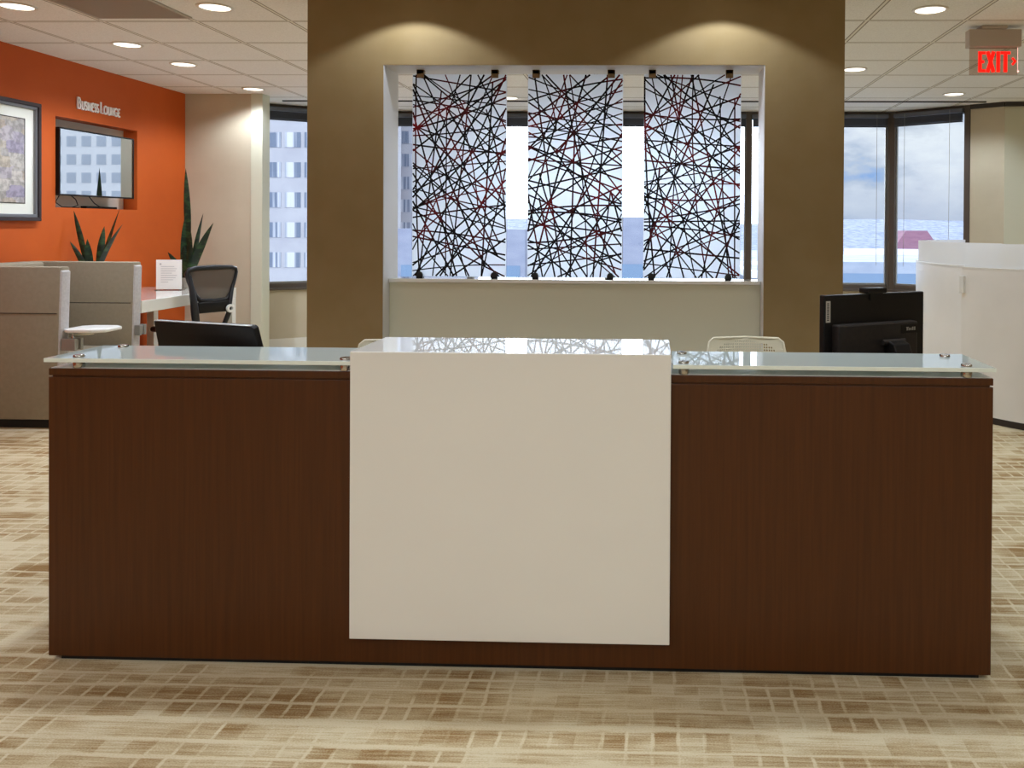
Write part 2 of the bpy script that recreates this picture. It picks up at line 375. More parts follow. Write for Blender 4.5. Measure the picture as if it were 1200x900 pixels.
def offset_of(p):
    v = Vector((0, 0, 0))
    while p is not None: v += p.location; p = p.parent
    return v
def obj(name, bm, mat, parent=None, world=True, smooth=False, recalc=False):
    if recalc: bmesh.ops.recalc_face_normals(bm, faces=bm.faces)
    off = Vector((0, 0, 0))
    if world:
        if parent is not None: off = offset_of(parent)
        else:
            xs = [v.co for v in bm.verts]
            lo = [min(c[i] for c in xs) for i in range(3)]; hi = [max(c[i] for c in xs) for i in range(3)]
            off = Vector(((lo[0]+hi[0])/2, (lo[1]+hi[1])/2, lo[2]))
    for v in bm.verts: v.co -= off
    me = bpy.data.meshes.new(name); bm.to_mesh(me); bm.free()
    for m in (mat if isinstance(mat, (list, tuple)) else [mat]): me.materials.append(m)
    if smooth:
        me.shade_smooth(); me.set_sharp_from_angle(angle=R(40))
    o = bpy.data.objects.new(name, me); C.objects.link(o)
    if parent is not None: o.parent = parent
    else: o.location = off
    return o
def thing(name, label, cat, loc, rz=0, group=None):
    o = bpy.data.objects.new(name, None); C.objects.link(o); o.location = loc; o.rotation_euler = (0, 0, rz)
    o.empty_display_size = .1
    return tag(o, label, cat, group)
def tag(o, label, cat, group=None):
    o['label'] = label; o['category'] = cat
    if group: o['group'] = group
    return o
def struct(name, bm, mat, parent=None, smooth=False, flat=False):
    o = obj(name, bm, mat, parent, smooth=smooth)
    if parent is None:
        o['kind'] = 'structure'
        if flat:                            # keep world coordinates in the mesh so that patterns stay registered
            for v in o.data.vertices: v.co += o.location
            o.location = (0, 0, 0)
    return o
def copy_tree(o, parent=None):
    c = o.copy(); C.objects.link(c)
    if parent is not None: c.parent = parent
    for ch in list(o.children): copy_tree(ch, c)
    return c
def light(name, kind, loc, energy, parent=None, col=LAMP_COL, rot=(0, 0, 0), **kw):
    l = bpy.data.lights.new(name, kind); l.energy = energy; l.color = col
    for k, v in kw.items(): setattr(l, k, v)
    o = bpy.data.objects.new(name, l); C.objects.link(o); o.location = loc; o.rotation_euler = rot
    if parent is not None: o.parent = parent
    return o

# ------------------------------------------------------------------ room shell
CE = 2.58; WX = -4.59; YF = -3.2; XR = 5.5
WP = [(WX, 8.25), (-3.2, 9.15), (2.571, 9.15), (3.24, 8.613), (3.5, 8.404), (XR, 8.30)]
poly = [(WX-.2, YF-.15), (XR+.15, YF-.15), (XR+.15, 8.45), (3.56, 8.56), (2.62, 9.32), (-3.25, 9.32), (WX-.2, 8.3)]
b = B(); prism(b, poly, -.08, 0); struct('floor', b, M['carpet'], flat=True)
b = B(); prism(b, poly, CE, CE+.08); struct('ceiling', b, M['ceiling'], flat=True)
def seg(bm, p0, p1, z0, z1, th=.14):
    d = Vector((p1[0]-p0[0], p1[1]-p0[1])).normalized(); n = Vector((-d.y, d.x))*th
    prism(bm, [p0, p1, (p1[0]+n.x, p1[1]+n.y), (p0[0]+n.x, p0[1]+n.y)], z0, z1)
# orange wall with the television niche
NY0, NY1, NZ0, NZ1 = 6.214, 7.216, 1.43, 2.13
b = B()
for y0, y1, z0, z1 in ((YF, NY0, 0, CE), (NY1, 8.25, 0, CE), (NY0, NY1, 0, NZ0), (NY0, NY1, NZ1, CE)):
    box(b, WX-.16, WX, y0, y1, z0, z1)
struct('wall_left', b, M['orange'])
b = B(); box(b, WX-.19, WX-.125, NY0+.0005, NY1-.0005, NZ0+.0005, NZ1-.0005); struct('trim_1', b, M['niche'])
b = B(); box(b, WX, WX+.012, YF, 8.2, 0, .1); struct('baseboard_left', b, M['base_white'])
# cream return wall in the left corner and its lighter end face
b = B(); box(b, WX, -3.93, 7.965, 8.09, 0, CE); struct('wall_corner', b, M['cream'])
b = B(); box(b, -3.93, -3.815, 7.945, 8.10, 0, CE, .004); struct('trim_2', b, M['infill'])
b = B(); box(b, WX+.013, -3.80, 7.93, 7.944, 0, .1); struct('baseboard_corner', b, M['base_white'])
# window walls: a solid strip below the glass and a head above it
SILL, HEAD = .66, 2.50
b = B()
for p0, p1 in ((WP[1], WP[0]), (WP[2], WP[1]), (WP[3], WP[2])):
    d = (Vector(p0)-Vector(p1)).normalized(); n = Vector((d.y, -d.x))
    seg(b, p1, p0, 0, SILL-.04)
struct('wall_back', b, M['cream'])
b = B(); seg(b, WP[3], WP[4], 0, CE); struct('wall_back_right', b, M['cream'])
b = B(); seg(b, WP[4], WP[5], 0, CE); struct('wall_right_corner', b, M['infill'])
b = B(); box(b, XR, XR+.14, YF, 8.4, 0, CE); struct('wall_right', b, M['cream'])
b = B(); box(b, WX, XR, YF-.14, YF, 0, CE); struct('wall_front', b, M['cream'])
b = B()
for p0, p1 in ((WP[0], WP[1]), (WP[1], WP[2]), (WP[2], WP[3])):
    d = (Vector(p1)-Vector(p0)).normalized(); n = Vector((d.y, -d.x))*.012
    prism(b, [(p0[0]+n.x, p0[1]+n.y), (p1[0]+n.x, p1[1]+n.y), p1, p0], 0, .10)
struct('baseboard_back', b, M['base_white'])
# dark ceiling trim lines
b = B(); box(b, -3.81, 3.3, 8.36, 8.385, CE-.012, CE); struct('trim_3', b, M['trimdark'])
b = B()
for p0, p1 in ((WP[3], WP[4]), (WP[4], WP[5])):
    d = (Vector(p1)-Vector(p0)).normalized(); n = Vector((d.y, -d.x))*.02
    prism(b, [(p0[0]+n.x, p0[1]+n.y), (p1[0]+n.x, p1[1]+n.y), p1, p0], CE-.045, CE)
struct('trim_4', b, M['trimdark'])

MULL = [2.571, 1.03, -.51, -2.05, -3.2]
def window(i, p0, p1, posts):
    """one straight run of glazing: frame with child panes"""
    a = Vector(p0); c = Vector(p1); d = (c-a); L_ = d.length; d.normalize(); ang = math.atan2(d.y, d.x)
    mt = Matrix.Translation((a.x, a.y, 0)) @ Matrix.Rotation(ang, 4, 'Z')
    b = B()
    box(b, 0, L_, .0, .07, SILL-.04, SILL+.03, .004, mt); box(b, 0, L_, .0, .07, HEAD, CE, 0, mt)
    for s in posts: box(b, s-.03, s+.03, -.01, .08, SILL-.04, CE, .004, mt)
    o = struct('window_%d' % i, b, M['frame_bronze'])
    b = B(); box(b, 0, L_, -.035, .0, SILL-.045, SILL-.02, .004, mt); obj('window_sill', b, M['frame_bronze'], o)
    for s0, s1 in zip(posts, posts[1:]):
        b = B(); box(b, s0+.03, s1-.03, .038, .044, SILL+.03, HEAD, 0, mt); obj('pane', b, M['pane'], o)
        b = B()
        for u0, u1, w0, w1 in ((s0+.03, s1-.03, SILL+.03, SILL+.045), (s0+.03, s0+.042, SILL+.045, HEAD), (s1-.042, s1-.03, SILL+.045, HEAD)):
            box(b, u0, u1, .025, .055, w0, w1, 0, mt)
        obj('glazing_bead', b, M['silver'], o)
    return mt
def blind(mt, s0, s1, label):
    c = mt @ Vector(((s0+s1)/2, -.035, CE-.17))
    t = thing('window_blind', label, 'blind', c, 0, 'raised blinds at the windows')
    b = B(); box(b, s0+.035, s1-.035, -.065, -.014, CE-.075, CE-.035, .003, mt); obj('headrail', b, M['blind'], t)
    b = B()
    for k in range(9): box(b, s0+.04, s1-.04, -.063, -.016, CE-.082-.0085*k-.005, CE-.082-.0085*k, 0, mt)
    box(b, s0+.04, s1-.04, -.06, -.019, CE-.172, CE-.16, .003, mt)
    obj('slat_stack', b, M['blind_dark'], t)
    for q in (s1-.16, s0+.16):
        b = B(); tube(b, [mt @ Vector((q, -.068, CE-.04)), mt @ Vector((q, -.07, 1.5)), mt @ Vector((q, -.072, .9))], .0022, 5); obj('cord', b, M['silver'], t)
mt = window(1, WP[0], WP[1], [.03, (Vector(WP[1])-Vector(WP[0])).length-.03])
blind(mt, .03, (Vector(WP[1])-Vector(WP[0])).length-.03, 'raised blind at the window beside the taupe wall, facing the pale tower')
mt = window(2, WP[1], WP[2], [m+3.2 for m in MULL[::-1]])
labs = ['raised blind glimpsed through the opening left of the left patterned panel', 'raised blind behind the gap between the left and middle patterned panels',
        'raised blind behind the gap between the middle and right patterned panels', 'raised blind at the window just right of the taupe wall']
for k in range(4): blind(mt, MULL[4-k]+3.2, MULL[3-k]+3.2, labs[k])
LR = (Vector(WP[3])-Vector(WP[2])).length
mt = window(3, WP[2], WP[3], [.03, LR-.03])
blind(mt, .03, LR-.03, 'raised blind at the angled rightmost window beside the cream wall')

# feature wall with its opening
FX0, FX1, FY0, FY1 = -1.911, 1.019, 4.5, 4.75
OX0, OX1, OZ, PZ = -1.487, .589, 2.18, 1.007
b = B()
box(b, FX0, OX0-.003, FY0, FY1, 0, CE); box(b, OX1+.003, FX1, FY0, FY1, 0, CE); box(b, OX0-.003, OX1+.003, FY0, FY1, OZ+.003, CE)
struct('wall_feature', b, M['taupe'])
b = B(); box(b, OX0-.003, OX0, FY0+.004, FY1+.004, 0, OZ+.003); box(b, OX1, OX1+.003, FY0+.004, FY1+.004, 0, OZ+.003); box(b, OX0, OX1, FY0+.004, FY1+.004, OZ, OZ+.003)
struct('trim_5', b, M['liner'])
b = B(); box(b, OX0+.002, OX1-.002, 4.60, 4.75, 0, PZ-.022); struct('wall_infill', b, M['infill'])
b = B(); box(b, OX0+.002, OX1-.002, 4.592, 4.757, PZ-.021, PZ, .002); struct('trim_6', b, M['white_lam'])

# ------------------------------------------------------------------ reception desk
DX0, DX1, DY = -1.798, .977, 2.406
t = thing('reception_desk', 'long dark wood reception desk standing on the patterned carpet', 'desk', ((DX0+DX1)/2, 2.8, 0))
b = B(); box(b, DX0, DX1, DY, DY+.034, .014, .846, .0015); obj('front_panel', b, M['wood'], t)
b = B(); box(b, DX0, DX1, DY, DY+.30, .851, .8715, .0015); obj('top_board', b, M['wood'], t)
b = B(); box(b, DX0+.004, DX1-.004, DY+.006, DY+.294, .8715, .8735); obj('laminate_cap', b, M['white_plastic'], t)
b = B(); box(b, DX0+.008, DX1-.008, DY+.006, DY+.26, .8455, .8515); obj('shadow_strip', b, M['wood'], t)
for x0 in (DX0, DX1-.034):
    b = B(); prism(b, [(DY+.0345, .014), (DY+.80, .014), (DY+.80, .73), (DY+.29, .73), (DY+.29, .8455), (DY+.0345, .8455)], x0, x0+.034, Matrix(((0, 0, 1, 0), (1, 0, 0, 0), (0, 1, 0, 0), (0, 0, 0, 1))))
    obj('side_panel', b, M['wood'], t)
b = B(); box(b, DX0+.03, DX1-.03, DY+.012, DY+.76, 0, .014); obj('plinth', b, M['plinth'], t)
b = B(); box(b, DX0+.035, DX1-.035, DY+.035, DY+.80, .705, .735, .003); obj('work_surface', b, M['wood'], t)
b = B(); box(b, DX0+.035, DX1-.035, DY+.26, DY+.285, .735, .845); obj('modesty_rail', b, M['wood'], t)
for x in (-1.70, .5):
    b = B(); box(b, x, x+.4, DY+.2, DY+.74, .0145, .704, .003); p = obj('pedestal', b, M['wood'], t)
    for k in range(3):
        b = B(); box(b, x+.01, x+.39, DY+.741, DY+.758, .04+.22*k, .245+.22*k, .002); d = obj('drawer', b, M['wood'], p)
        b = B(); box(b, x+.13, x+.27, DY+.759, DY+.772, .19+.22*k, .205+.22*k, .003); obj('handle', b, M['steel'], d)

t = thing('white_waterfall_panel', 'glossy off-white panel folded over the middle of the desk', 'panel', (-.415, 2.52, .10))
b = B(); prism(b, [(2.37, .10), (2.403, .10), (2.403, .911), (2.69, .911), (2.69, .936), (2.37, .936)], -.880, .050, Matrix(((0, 0, 1, 0), (1, 0, 0, 0), (0, 1, 0, 0), (0, 0, 0, 1))), .0025)
obj('folded_sheet', b, M['white_lam'], t)
b = B(); box(b, -.85, .02, 2.43, 2.67, .8738, .9108); obj('riser', b, M['white_plastic'], t)

def glass_shelf(x0, x1, label, posts):
    t = thing('glass_counter', label, 'glass counter', ((x0+x1)/2, 2.52, .874))
    b = B(); y0, y1 = 2.388, 2.655
    box(b, x0, x1, y0, y1, .8925, .9045, .0012)
    for f in b.faces: f.material_index = 0 if abs(f.normal.z) > .7 else 1
    b.normal_update()
    for f in b.faces: f.material_index = 0 if abs(f.normal.z) > .7 else 1
    obj('glass_sheet', b, [M['counter_glass'], M['lit_glass_edge']], t)
    for x, y in posts:
        b = B(); lathe(b, [(0, .8736), (.015, .8736), (.016, .876), (.016, .8905), (.015, .8922), (0, .8922)], 20, Matrix.Translation((x, y, 0)))
        lathe(b, [(0, .9047), (.0155, .9047), (.0155, .909), (.0135, .9115), (.006, .912), (0, .9105)], 20, Matrix.Translation((x, y, 0)))
        obj('standoff', b, M['steel'], t, smooth=True)
glass_shelf(-1.80, -.886, 'pale frosted glass counter on steel standoffs, left of the white panel', [(-1.715, 2.42), (-1.715, 2.625), (-.912, 2.42), (-.912, 2.625)])
glass_shelf(.056, .978, 'pale frosted glass counter on steel standoffs, right of the white panel', [(.088, 2.42), (.088, 2.6), (.905, 2.42), (.905, 2.6)])

# ------------------------------------------------------------------ monitors on the work surface
# left: low screen seen from behind, its top leaning towards the camera
t = thing('computer_monitor', 'low black monitor seen from behind at the left end of the desk', 'monitor', (-1.515, 2.86, .735), R(-18))
mt = Matrix.Translation((0, -.02, .01)) @ Matrix.Rotation(R(14), 4, 'X')
b = B(); prism(b, [(-.22, 0), (.226, 0), (.232, .06), (.222, .200), (.212, .207), (-.22, .207), (-.226, .10)], -.012, .012, mt @ Matrix(((1, 0, 0, 0), (0, 0, 1, 0), (0, 1, 0, .02), (0, 0, 0, 1))), .003); obj('housing', b, M['black_plastic'], t, False)
b = B(); box(b, -.21, .21, .0122, .0135, .035, .215, 0, mt); obj('screen', b, M['screen'], t, False)
b = B(); box(b, -.217, .209, -.012, -.001, .2272, .2295, .0008, mt); obj('top_highlight', b, M['silver'], t, False)  # highlight along the top edge, put in as a silver strip
b = B(); box(b, -.11, .11, -.06, .10, 0, .008, .003); box(b, -.05, .05, -.03, -.005, .008, .06, .003); obj('base', b, M['black_plastic'], t, False)
# right: monitor with a computer housing on its back
t = thing('computer_monitor', 'tall black monitor with a grey housing on its back, at the right end', 'monitor', (.775, 2.95, .735), R(29))
b = B(); box(b, -.234, .234, -.012, .012, .045, .338, .004); obj('bezel', b, M['black_plastic'], t, False)
b = B(); box(b, -.224, .224, .0122, .0135, .06, .328); obj('screen', b, M['screen'], t, False)
b = B(); box(b, -.20, .165, -.050, -.0122, .05, .238, .006); p = obj('rear_housing', b, M['housing'], t, False)
b = B(); box(b, .083, .160, -.052, -.0505, .196, .228, .0005); q = obj('badge', b, M['black_plastic'], p, False)
b = B()
for k, (u, h) in enumerate(((.108, .012), (.117, .009), (.126, .009), (.135, .012), (.144, .012))): box(b, u, u+.0055, -.0528, -.0521, .206, .206+h)
box(b, .106, .118, -.0528, -.0521, .2155, .2182)
b2 = obj('badge_mark', b, M['silver'], t, False)
b = B(); box(b, -.225, -.206, -.0132, -.0122, .245, .318); q = obj('sticker', b, M['sticker'], t, False); q['label'] = 'pale printed sticker'
b = B()
for k in range(9): box(b, -.221, -.212, -.0137, -.0133, .251+.007*k, .251+.007*k+.0042)
obj('sticker_print', b, M['ink'], q, False)
b = B(); prism(b, [(-.052, .17), (-.065, .18), (-.10, .168), (-.16, .02), (-.10, .008), (-.052, .09)], .0, .075, Matrix(((0, 0, 1, 0), (1, 0, 0, 0), (0, 1, 0, 0), (0, 0, 0, 1))), .004); obj('stand_neck', b, M['black_plastic'], t, False)
b = B(); tube(b, [(-.02, -.066, .172), (.085, -.066, .172)], .010, 12); obj('hinge', b, M['housing'], t, False, True)
b = B(); box(b, -.12, .12, -.2, .02, 0, .008, .003); obj('base', b, M['black_plastic'], t, False)
t = thing('webcam', 'black webcam clipped on top of the right monitor', 'webcam', (.775, 2.95, .735), R(29))
b = B(); box(b, -.045, .045, -.022, .025, .339, .358, .004); obj('body', b, M['black_plastic'], t, False)
b = B(); box(b, -.03, .03, -.0165, -.0125, .315, .339); obj('clip', b, M['black_plastic'], t, False)
b = B(); lathe(b, [(0, 0), (.009, 0), (.009, .003), (0, .003)], 16, Matrix.Translation((0, .025, .348)) @ Matrix.Rotation(R(-90), 4, 'X')); obj('lens', b, M['screen'], t, False)

# ------------------------------------------------------------------ white perforated chairs behind the desk
def perforated_back():
    b = B(); W, H = 34, 32
    def P(u, v):                                     # u -1..1, v 0..1 : a bowed shell back, slightly flared at the bottom
        hw = .195-.028*v
        r = (max(0, v-.9)/.1)
        x = u*hw*(1-.04*r*r)
        z = .42+.397*v - .012*max(0, abs(u)-.8)/.2*(1 if v > .9 else 0)
        y = .215+.05*v-.05*(1-u*u)*0 - .055*u*u*(1-.3*v)
        return Vector((x, y, z))
    cache = {}
    def vert(u, v):
        k = (round(u, 5), round(v, 5))
        if k not in cache: cache[k] = b.verts.new(P(u, v))
        return cache[k]
    for i in range(W):
        for j in range(H):
            u0, u1 = -1+2*i/W, -1+2*(i+1)/W; v0, v1 = j/H, (j+1)/H; uc, vc = (u0+u1)/2, (v0+v1)/2
            ins = (uc/.9)**4+((vc-.40)/.555)**4 < 1
            if not ins: b.faces.new((vert(u0, v0), vert(u1, v0), vert(u1, v1), vert(u0, v1))); continue
            ou = [(u0, v0), (uc, v0), (u1, v0), (u1, vc), (u1, v1), (uc, v1), (u0, v1), (u0, vc)]
            du, dv = (u1-u0)*.37, (v1-v0)*.37
            inn = [vert(uc+du*math.cos(R(225+45*k)), vc+dv*math.sin(R(225+45*k))) for k in range(8)]
            ov = [vert(*p) for p in ou]
            for k in range(8): b.faces.new((ov[k], ov[(k+1) % 8], inn[(k+1) % 8], inn[k]))
    bmesh.ops.remove_doubles(b, verts=b.verts, dist=1e-5)
    return b
def perforated_chair(label, loc, rz, zs):
    """local frame: the sitter looks along -Y"""
    t = thing('perforated_chair', label, 'chair', loc, rz, 'white perforated chairs behind the desk'); t.scale = (1, 1, zs)
    o = obj('backrest', perforated_back(), M['perf'], t, False)
    md = o.modifiers.new('thickness', 'SOLIDIFY'); md.thickness = .007; md.offset = 0
    b = B(); tube(b, [(x, .218-.055*(x/.19)**2+.05*v, z) for x, v, z in [(-.195, 0, .42), (-.181, .5, .62), (-.171, .85, .757), (-.163, .955, .800), (-.145, 1, .816), (0, 1, .817), (.145, 1, .816), (.163, .955, .800), (.171, .85, .757), (.181, .5, .62), (.195, 0, .42)]], .006, 8); obj('back_rim', b, M['perf'], t, False, True)
    b = B(); box(b, -.215, .215, -.22, .2, .415, .445, .014, seg=3); obj('seat', b, M['perf'], t, False, True)
    b = B(); tube(b, [(0, 0, .07), (0, 0, .41)], .025, 16); obj('column', b, M['steel'], t, False, True)
    for k in range(5):
        a = R(72*k+18); b = B(); tube(b, [(0, 0, .09), (.15*math.cos(a), .15*math.sin(a), .085), (.27*math.cos(a), .27*math.sin(a), .065)], [.022, .018, .013], 10); l = obj('leg', b, M['silver'], t, False, True)
        b = B(); lathe(b, [(0, -.012), (.026, -.012), (.028, 0), (.026, .012), (0, .012)], 16, Matrix.Translation((.27*math.cos(a), .27*math.sin(a), .028)) @ Matrix.Rotation(a, 4, 'Z') @ Matrix.Rotation(R(90), 4, 'X')); obj('caster', b, M['black_plastic'], l, False, True)
perforated_chair('white perforated chair back beside the tall black monitor', (.418, 3.46, 0), R(2), .992)
perforated_chair('white chair mostly hidden behind the white panel, top corner showing', (-1.165, 3.42, 0), R(-4), .965)

# ------------------------------------------------------------------ patterned acrylic panels in the opening
rng = random.Random(11)
def pattern(bm, w, h, y0, seed):
    rg = random.Random(seed)
    def edge_pt(s=None):
        s = rg.random()*(2*w+2*h) if s is None else s
        if s < w: return Vector((s, 0)), 0
        s -= w
        if s < h: return Vector((w, s)), 1
        s -= h
        if s < w: return Vector((s, h)), 2
        return Vector((0, s-w)), 3
    # nodes spread over the sheet; every strand runs from edge to edge through two of them
    nodes = []
    while len(nodes) < 60:
        best = max((Vector((rg.uniform(.02, w-.02), rg.uniform(.02, h-.02))) for _ in range(8)), key=lambda p: min([(p-q).length for q in nodes] or [1]))
        nodes.append(best)
    kept = []
    for n in range(420):
        if len(kept) >= 70: break
        a = nodes[(n*7) % 60]; near = sorted(nodes, key=lambda q: (q-a).length)[3:22]; c = rg.choice(near)
        d = (c-a).normalized()
        ts = []
        for k, lim in ((0, w), (1, h)):
            if abs(d[k]) > 1e-6: ts += [(.003-a[k])/d[k], (lim-.003-a[k])/d[k]]
        lo = max([t for t in ts if t <= 0] or [0]); hi = min([t for t in ts if t >= 0] or [0])
        if hi-lo < .15: continue
        p0, p1 = a+d*lo, a+d*hi
        if hi-lo > .75 and rg.random() < .6:
            if rg.random() < .5: p1 = c
            else: p0 = a-d*.0; p1 = a+d*hi
        d = p1-p0; mid = (p0+p1)/2; u = d.normalized(); twin = False
        for m2, u2 in kept:                          # strands keep clear of near-parallel neighbours
            if abs(u.dot(u2)) > .965 and abs((mid-m2).x*u2.y-(mid-m2).y*u2.x) < .045: twin = True
        if twin: continue
        kept.append((mid, u))
        nr = Vector((-d.y, d.x)).normalized(); bulge = rg.choice((0, 1))*rg.uniform(-.05, .05)*d.length
        K = 10; q = []
        for i in range(K+1):
            s = i/K; p = p0+d*s+nr*bulge*4*s*(1-s); p = (min(max(p.x, .003), w-.003), min(max(p.y, .003), h-.003))
            if not q or (Vector(p)-Vector(q[-1])).length > .004: q.append(p)
        if len(q) < 3: continue
        off = -.0000125*len(kept)
        ribbon(bm, q, rg.uniform(.0062, .0098), lambda x, z, dd: (x, dd, z), y0-.0012+off, y0)
def screen_panel(x0, x1, label, seed):
    z0, z1 = 1.017, 2.157; y = 4.64
    t = thing('patterned_panel', label, 'decorative panel', ((x0+x1)/2, y, PZ), 0, 'patterned acrylic panels in the opening')
    b = B(); box(b, x0, x1, y-.005, y+.005, z0, z1); obj('acrylic_sheet', b, M['frost'], t)
    b = B(); pattern(b, x1-x0, z1-z0, 0, seed); bmesh.ops.translate(b, vec=(x0, y-.0054, z0), verts=b.verts)
    obj('strand_pattern', b, M['strand'], t, recalc=True)
    for x in (x0+.046, x1-.066):
        b = B(); box(b, x-.02, x+.02, y-.018, y-.0075, z1-.022, OZ-.0005, .002); box(b, x-.02, x+.02, y+.0055, y+.016, z1-.022, OZ-.0005, .002); box(b, x-.02, x+.02, y-.018, y+.016, z1+.001, OZ-.0005)
        obj('top_clip', b, M['bronze'], t)
        b = B()
        prof = [(-.018, PZ+.0005), (.018, PZ+.0005), (.018, PZ+.022), (.012, PZ+.034), (0, PZ+.039), (-.012, PZ+.034), (-.018, PZ+.022)]
        for ya, yb in ((y-.02, y-.0075), (y+.0055, y+.018)):
            prism(b, [(x+u, v) for u, v in prof], -yb, -ya, Matrix(((1, 0, 0, 0), (0, 0, -1, 0), (0, 1, 0, 0), (0, 0, 0, 1))), .001)
        box(b, x-.018, x+.018, y-.02, y+.018, PZ+.0005, z0-.001)
        obj('bottom_clip', b, M['black_metal'], t)
screen_panel(-1.368, -.835, 'left patterned panel, frosted with dark crossing strands, in the wall opening', 3)
screen_panel(-.715, -.181, 'middle patterned panel, frosted with dark crossing strands, in the wall opening', 8)
screen_panel(-.063, .478, 'right patterned panel, frosted with dark crossing strands, in the wall opening', 21)

# ------------------------------------------------------------------ ceiling fixtures
t0 = thing('recessed_downlight', '', 'downlight', (0, 0, CE), 0, 'recessed ceiling downlights')
b = B(); lathe(b, [(.084, -.001), (.084, -.006), (.090, -.009), (.101, -.006), (.103, -.0005), (.084, -.0005)], 32); obj('trim_ring', b, M['ring'], t0, False, True)
b = B(); lathe(b, [(0, -.0035), (.084, -.0035), (.084, -.0008), (0, -.0008)], 32); obj('lens', b, M['lens'], t0, False)
spots = [(-3.751, 4.766, 'round downlight cut by the left edge of the photo, above the picture'), (-2.585, 4.793, 'round downlight beside the grey ceiling vent'),
         (-3.753, 5.785, 'round downlight second from the photo edge along the orange wall'), (-3.755, 6.491, 'round downlight third in the row along the orange wall'),
         (-3.767, 7.664, 'round downlight nearest the cream corner wall on the left'), (1.596, 4.878, 'round downlight at the top right, left of the exit sign'),
         (1.592, 6.694, 'round downlight touching the right edge of the taupe wall'), (2.819, 7.913, 'round downlight just above the rightmost window'),
         (-1.452, 8.18, 'round downlight seen through the gap between left and middle patterned panels')]
off_lab = 'added round recessed downlight in the ceiling outside the picture'
spots += [(x, y, off_lab) for x, y in ((-.3, 6.2), (-2.2, 6.5), (-3.75, 3.2), (3.6, 3.2), (-3.75, 1.2), (-1.45, 2.8), (-.4, 2.8), (.65, 2.8), (2.2, 2.0), (-1.7, .6), (.1, .6), (2.2, .6), (3.6, 5.2), (4.3, 6.9))]  # unseen downlights added to light the desk, counters and right side
for i, (x, y, lab) in enumerate(spots):
    o = t0 if i == 0 else copy_tree(t0)
    o.location = (x, y, CE); o['label'] = lab
    if lab == off_lab: o['group'] = 'added downlights outside the picture'
for o in [o for o in C.objects if o.type == 'EMPTY' and o.name.startswith('recessed_downlight')]:
    light('lamp', 'SPOT', (0, 0, -.012), LAMP_W if o.location.y > 4.4 else DESK_W if abs(o.location.y-2.8) < .01 else FRONT_W, o, spot_size=R(104) if abs(o.location.y-2.8) < .01 else R(150), spot_blend=.5, shadow_soft_size=.07)
for x, lab in ((-1.31, 'round wall washing downlight above the left of the taupe wall'), (.353, 'round wall washing downlight above the right of the taupe wall')):
    o = copy_tree(t0)
    for ch in list(o.children):
        if ch.type == 'LIGHT': bpy.data.objects.remove(ch)
    o.location = (x, 4.22, CE); o['label'] = lab
    light('lamp', 'SPOT', (0, 0, -.012), WASH_W, o, spot_size=R(126), spot_blend=.22, shadow_soft_size=.012)
# unseen square fixtures added on the ceiling behind the camera as fill light
def fill_troffer(x, y):
    t = thing('fill_ceiling_light', 'added square fill light on the ceiling outside the picture', 'ceiling light', (x, y, CE), 0, 'added fill lights outside the picture')
    b = B(); box(b, -.3, .3, -.3, -.27, -.012, 0); box(b, -.3, .3, .27, .3, -.012, 0); box(b, -.3, -.27, -.27, .27, -.012, 0); box(b, .27, .3, -.27, .27, -.012, 0); obj('frame', b, M['ring'], t, False)
    b = B(); box(b, -.27, .27, -.27, .27, -.006, -.001); obj('diffuser', b, M['lens'], t, False)
    light('lamp', 'AREA', (0, 0, -.014), FILL_TROFFER_W, t, shape='SQUARE', size=.54)
for x, y in ((-2.6, -.6), (-.4, -.6), (1.8, -.6), (-2.6, -2.2), (-.4, -2.2), (1.8, -2.2)): fill_troffer(x, y)
# return air grille
t = thing('ceiling_vent', 'grey square air vent in the ceiling at the upper left', 'vent', (-3.15, 4.725, CE))
b = B(); box(b, -3.45, -2.86, 4.43, 5.025, CE-.004, CE-.001); obj('backing', b, M['vent'], t)
b = B()
for k in range(46): box(b, -3.43, -2.88, 4.445+.0125*k, 4.445+.0125*k+.006, CE-.0075, CE-.0042)
obj('louvres', b, M['vent'], t)
b = B()
for q in ((-3.455, -3.43, 4.425, 5.03), (-2.88, -2.855, 4.425, 5.03), (-3.43, -2.88, 4.425, 4.445), (-3.43, -2.88, 5.015, 5.03)): box(b, *q, CE-.009, CE-.0005)
obj('frame', b, M['vent'], t)
